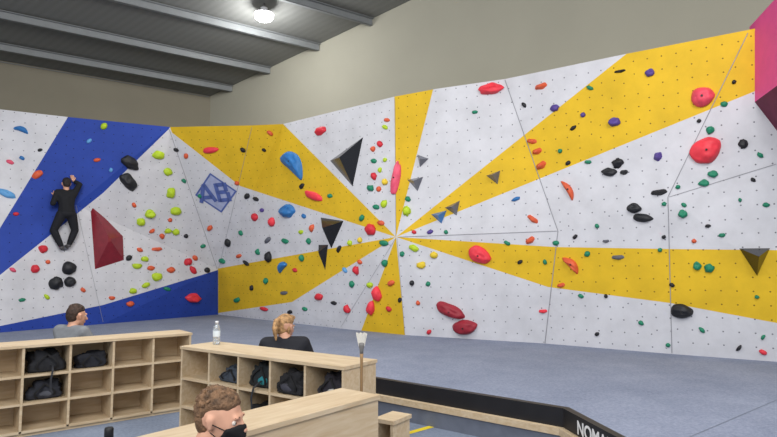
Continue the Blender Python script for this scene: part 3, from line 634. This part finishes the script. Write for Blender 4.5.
def person(root_loc,rz,s,J,headyaw,headpitch,shirt,trouser,hair_rgb,hair,label,mask=False,sleeves=1.0,shoe=(60,60,65),pant_end=.95,hands=None):
    root=empty('person',root_loc,rz); root.scale=(s,s,s); tag(root,label,'person')
    j={k:Vector(v) for k,v in J.items()}
    HR=Matrix.Translation(j['head'])@Matrix.Rotation(headyaw,4,'Z')@Matrix.Rotation(headpitch,4,'X')
    def hp(x,y,z): return HR@Vector((x,y,z))
    body=[]
    body.append([(j['pelvis'],(.15,.11,.1)),(j['waist'],(.125,.09,.08))])
    body.append([(j['waist'],(.125,.09,.08)),(j['chest'],(.15,.105,.1))])
    sh=(j['shL']+j['shR'])/2
    body.append([(j['chest'],(.15,.1,.1)),(j['shL'],.052),(j['shR'],.052)])
    body.append([(sh+Vector((0,0,.0)),(.08,.06,.05)),(j['neck'],.052)])
    body.append([(j['neck'],.052),(hp(0,-.02,-.05),.052)])
    for sd in 'LR':
        body.append([(j['sh'+sd],.05),(j['el'+sd],.037)]); body.append([(j['el'+sd],.038),(j['wr'+sd],.024)])
        body.append([(j['hip'+sd],.088),(j['kn'+sd],.056)]); body.append([(j['kn'+sd],.056),(j['kn'+sd].lerp(j['an'+sd],.35),.054),(j['an'+sd],.034)])
        body.append([(j['an'+sd],.036),(j['toe'+sd],.026)])
        hd,hn=(hands or {}).get(sd,((j['wr'+sd]-j['el'+sd]),Vector((0,0,-1))))
        body+=fingers(j['wr'+sd],hd,hn,1 if sd=='L' else -1,.7)
    body.append([(hp(0,-.012,.03),(.076,.094,.088)),(hp(0,.03,-.02),(.062,.062,.06))])
    body.append([(hp(0,.02,-.03),(.06,.06,.05)),(hp(0,.062,-.088),(.026,.022,.018)),(hp(.035,.0,-.06),.02),(hp(-.035,.0,-.06),.02)])
    body.append([(hp(0,.09,.01),.008),(hp(0,.112,-.026),.013),(hp(.012,.095,-.03),.009),(hp(-.012,.095,-.03),.009)])
    body.append([(hp(.035,.083,.024),.009),(hp(-.035,.083,.024),.009)])
    body.append([(hp(.014,.088,-.058),.008),(hp(-.014,.088,-.058),.008)])
    for e in (-1,1): body.append([(hp(e*.079,-.01,.012),(.009,.018,.014)),(hp(e*.075,-.004,-.025),(.007,.009,.009))])
    b=blobs('body',body,.0065,SKIN,root,2)
    g=.014; cl=[]
    cl.append([(j['pelvis']+Vector((0,0,.03)),(.15+g,.11+g,.07)),(j['waist'],(.128+g,.095+g,.08))])
    cl.append([(j['waist'],(.128+g,.095+g,.08)),(j['chest'],(.15+g,.105+g,.1))])
    cl.append([(j['chest'],(.15+g,.1+g,.1)),(j['shL'],.052+g),(j['shR'],.052+g)])
    cl.append([(sh,(.08,.065,.05)),(j['neck']-Vector((0,0,.035)),.056)])
    for sd in 'LR':
        if sleeves<=1:
            e_=j['sh'+sd].lerp(j['el'+sd],sleeves); cl.append([(j['sh'+sd],.05+g),(e_,.044+g)])
        else:
            cl.append([(j['sh'+sd],.05+g),(j['el'+sd],.037+g)]); cl.append([(j['el'+sd],.038+g),(j['el'+sd].lerp(j['wr'+sd],sleeves-1),.03+g)])
    blobs('shirt',cl,.01,mat('cloth'+str(shirt),shirt,.85,12,.12,bump=.25,bscale=25),root,4)
    tr=[]
    tr.append([(j['pelvis']-Vector((0,0,.005)),(.15+.02,.11+.02,.1))])
    for sd in 'LR':
        tr.append([(j['hip'+sd],.088+g),(j['kn'+sd],.058+g)]); tr.append([(j['kn'+sd],.058+g),(j['kn'+sd].lerp(j['an'+sd],.35),.056+g),(j['kn'+sd].lerp(j['an'+sd],pant_end),.038+g)])
    blobs('trousers',tr,.01,mat('cloth'+str(trouser),trouser,.85,12,.12,bump=.25,bscale=25),root,4)
    for sd in 'LR':
        blobs('shoe',[[(j['an'+sd]-Vector((0,0,.012)),.043),(j['toe'+sd],.034)],[(j['toe'+sd]-Vector((0,0,.004)),(.036,.036,.03)),(j['an'+sd].lerp(j['toe'+sd],.6),.04)]],.008,mat('shoe'+str(shoe),shoe,.6),root,3)
    for e in (-1,1):
        bm=bmesh.new(); bmesh.ops.create_uvsphere(bm,u_segments=12,v_segments=8,radius=.0105); o=finish('eye',bm,mat('eye_white',(205,196,186),.3),root,True); o.location=hp(e*.031,.0735,.004)
        bm=bmesh.new(); bmesh.ops.create_uvsphere(bm,u_segments=10,v_segments=6,radius=.0058); o=finish('iris',bm,mat('iris_brown',(58,38,26),.2),root,True); o.location=hp(e*.031,.080,.004)
        blobs('eyebrow',[[(hp(e*.02,.0905,.027),.0028),(hp(e*.043,.082,.027),.002)]],.002,mat('brow'+str(hair_rgb),tuple(int(x*.85) for x in hair_rgb),.8),root,1)
    if not mask: blobs('lips',[[(hp(.016,.09,-.058),.0055),(hp(-.016,.09,-.058),.0055),(hp(0,.096,-.06),.0055)]],.003,mat('lips',(176,96,90),.5),root,1)
    else:
        blobs('face_mask',[[(hp(0,.104,-.014),.015),(hp(.05,.058,-.026),.011),(hp(-.05,.058,-.026),.011),(hp(0,.068,-.092),.025),(hp(.043,.034,-.07),.012),(hp(-.043,.034,-.07),.012),(hp(0,.104,-.05),.018)]],.004,mat('mask_black',(16,16,18),.85),root,3)
        for e in (-1,1):
            for zz in (-.022,-.07): blobs('ear_loop',[[(hp(e*.06,.05,zz),.0024),(hp(e*.079,.0,-.002 if zz>-.05 else -.034),.0024)]],.0022,MATS['mask_black'],root,0)
    hr=[]; rnd=random.Random(int(s*1000)+len(hair))
    if hair in('short','pony','curly'):
        if hair=='short':
            hr.append([(hp(0,-.016,.065),(.078,.09,.058)),(hp(0,-.04,.03),(.079,.07,.068))])
        elif hair=='curly':
            hr.append([(hp(0,-.014,.064),(.077,.09,.058)),(hp(0,-.045,.035),(.078,.064,.066))])
        else: hr.append([(hp(0,-.012,.06),(.081,.096,.066)),(hp(0,-.04,.03),(.080,.073,.07))])
        hr.append([(hp(0,-.052,.0),(.07,.055,.07)),(hp(0,-.045,-.045),(.05,.045,.025))])
    if hair=='short':
        for i in range(90):
            a_=rnd.uniform(0,6.28); e_=rnd.uniform(.5,1.5); v_=Vector((math.cos(a_)*math.cos(e_)*.078,math.sin(a_)*math.cos(e_)*.088-.018,math.sin(e_)*.066+.058)); hr.append([(HR@v_,rnd.uniform(.005,.010))])
    if hair=='pony':
        hr.append([(hp(0,-.1,.05),(.026,.03,.026)),(hp(0,-.132,.04),(.03,.026,.03))]); hr.append([(hp(0,-.135,.035),.028),(hp(0.008,-.152,-.02),.027),(hp(0.012,-.14,-.075),.02)])
        hr.append([(hp(0.012,-.142,-.06),.02),(hp(.02,-.13,-.125),.009)])
        hr.append([(hp(-.06,-.02,-.02),(.016,.035,.045))]); hr.append([(hp(.06,-.02,-.02),(.016,.035,.045))]); hr.append([(hp(0,.03,.09),(.065,.06,.03))])
    if hair=='curly':
        for i in range(460):
            a_=rnd.uniform(0,6.28); e_=rnd.uniform(-.55,1.55)
            if math.sin(a_)>-.05 and e_<.74: continue
            if math.sin(a_)>-.5 and e_<.25: continue
            tp_=.93+.12*max(0,math.sin(e_))
            k=rnd.uniform(.97,1.05)*tp_; v_=Vector((math.cos(a_)*math.cos(e_)*.084*k,math.sin(a_)*math.cos(e_)*.094*k-.018,math.sin(e_)*.08*k+.038)); hr.append([(HR@v_,rnd.uniform(.0045,.0095))])
    blobs('hair',hr,.003 if hair=='curly' else .006,mat('hair'+str(hair_rgb),hair_rgb,.6,38,.55,bump=.8,bscale=120),root,0 if hair=='curly' else 3)
    if hair=='pony':
        bm=bmesh.new(); lathe(bm,[(.02,-.008),(.028,0),(.02,.008)],14); o=finish('hair_tie',bm,mat('tie_dark',(40,36,40),.7),root); o.matrix_local=Matrix.Translation(hp(0,-.115,.045))@Matrix.Rotation(math.pi/2,4,'X')
    return root
SIT=dict(pelvis=(0,0,.12),waist=(0,.0,.26),chest=(0,.02,.41),shL=(-.17,.03,.545),shR=(.17,.03,.545),neck=(0,.045,.60),head=(0,.075,.71),
 elL=(-.26,.13,.32),elR=(.26,.13,.32),wrL=(-.16,.33,.20),wrR=(.16,.33,.20),hipL=(-.09,.02,.1),hipR=(.09,.02,.1),knL=(-.33,.30,.12),knR=(.33,.30,.12),
 anL=(.05,.36,.06),anR=(-.05,.46,.06),toeL=(.18,.36,.045),toeR=(-.18,.47,.045))
def lowbench(loc,rz,h,label):
    e=empty('low_bench',loc,rz); tag(e,label,'bench')
    bm=bmesh.new(); box(bm,-.45,.45,-.16,.56,h-.02,h); finish('bench_top',bm,M_PLY,e)
    for x in (-.42,.42):
        bm=bmesh.new(); box(bm,x-.01,x+.01,-.14,.53,0,h-.02); finish('bench_leg',bm,M_PLY,e)
m1=on_y(69,330,6.15)
S1=dict(SIT); S1['head']=(0,.085,.70); S1['shL']=(-.17,.03,.55); S1['shR']=(.17,.03,.55)
lowbench((m1.x,m1.y,0),math.radians(-22),.24,'low plywood sitting bench behind the cubby shelf')
person((m1.x,m1.y,.245),math.radians(-22),1.02,S1,math.radians(-10),math.radians(-6),(116,119,124),(50,54,64),(60,43,34),'short','person with short dark brown hair in grey t-shirt, sitting',sleeves=.55)
w1_=on_y(285,330,5.8)
lowbench((w1_.x,w1_.y,0),math.radians(12),.12,'very low plywood step beside the shelf')
W=dict(SIT); W['head']=(0,.09,.69); W['shL']=(-.165,.03,.55); W['shR']=(.165,.03,.55)
person((w1_.x,w1_.y,0.125),math.radians(8),1.09,W,math.radians(-38),math.radians(-10),(30,31,38),(34,36,44),(168,130,88),'pony','person with blonde tied-back hair in black top, sitting',sleeves=.6)
# near person: torso turned to the side, looking along the shelf
S3=dict(SIT); S3['head']=(0,.105,.705); S3['neck']=(0,.05,.60); S3['shL']=(-.165,.0,.53); S3['shR']=(.165,.0,.53)
brz=math.radians(-90+4)
fmx,fmy=-.745,2.27
fe=empty('sitting_pad',(fmx,fmy,0),brz); tag(fe,'dark foam sitting block on the floor','cushion')
bm=bmesh.new(); box(bm,-.28,.32,-.12,.50,0,.245); bmesh.ops.bevel(bm,geom=list(bm.edges),offset=.03,segments=3,affect='EDGES'); finish('pad_body',bm,M_BLK,fe)
bm=bmesh.new(); box(bm,-.1,.1,.50,.52,.1,.13); finish('handle',bm,mat('strap_black',(24,24,26),.8),fe)
S3['knL']=(-.25,.32,.12); S3['knR']=(.27,.32,.12)
person((fmx,fmy,0.25),brz,.94,S3,math.radians(-12),math.radians(-8),(34,34,38),(40,42,52),(112,84,60),'curly','person with curly brown hair and black face mask, sitting',mask=True,sleeves=.6)
# climber
Pc,nc=wall(64,214); face=-Vector((nc.x,nc.y,0)).normalized(); rzc=math.atan2(face.y,face.x)-math.pi/2
CL=dict(pelvis=(0,-.19,0),waist=(-.01,-.2,.14),chest=(-.02,-.18,.29),shL=(-.17,-.16,.41),shR=(.14,-.16,.43),neck=(-.02,-.16,.49),head=(-.02,-.15,.59),
 elL=(-.25,-.19,.18),elR=(.22,-.16,.6),wrL=(-.2,-.08,.34),wrR=(.12,-.08,.68),hipL=(-.09,-.18,-.03),hipR=(.09,-.18,-.03),knL=(-.2,-.12,-.34),knR=(.18,-.12,-.33),
 anL=(-.05,-.13,-.66),anR=(.08,-.13,-.62),toeL=(-.01,-.05,-.69),toeR=(.06,-.05,-.65))
person(Pc,rzc,.94,CL,math.radians(-4),math.radians(4),(22,23,28),(24,25,31),(36,28,25),'short','person in black t-shirt and trousers climbing, arm raised',sleeves=1.6,shoe=(84,82,84),pant_end=.9,
  hands={'L':((0.2,.5,.8),(0,1,-.2)),'R':((-.1,.4,.9),(0,1,-.3))})

# ---------------------------------------------------------------- lights / world / camera
def area(loc,target,size,power,col=(1,1,1)):
    l=bpy.data.lights.new('hall_light','AREA'); l.shape='SQUARE'; l.size=size; l.energy=power; l.color=col
    o=bpy.data.objects.new('hall_light',l); COL.objects.link(o); o.location=loc; o.rotation_euler=(Vector(target)-Vector(loc)).to_track_quat('-Z','Y').to_euler(); return o
area((-2,-1.5,5.2),(0,9,2.2),4,400,(1,.99,.97))
area((3,2.5,5.6),(2,6,0),2.0,200,(1,.99,.97))
area((-3.0,5.5,5.3),(-3,8,0),2.0,200,(1,.99,.97))
pl=bpy.data.lights.new('lamp_bulb','POINT'); pl.energy=90; pl.shadow_soft_size=.15; po=bpy.data.objects.new('lamp_bulb',pl); COL.objects.link(po); po.parent=lamp; po.location=(0,0,-.3)
w=bpy.data.worlds.new('w'); scene.world=w; w.use_nodes=True; w.node_tree.nodes['Background'].inputs[0].default_value=(.92,.95,1,1); w.node_tree.nodes['Background'].inputs[1].default_value=.78
cd=bpy.data.cameras.new('camera'); cd.lens=F*36/777; cd.sensor_width=36; co=bpy.data.objects.new('camera',cd); COL.objects.link(co); co.location=CAM; co.rotation_euler=(math.pi/2+TH,0,0); scene.camera=co
try:
    scene.view_settings.view_transform='Standard'
except Exception: pass
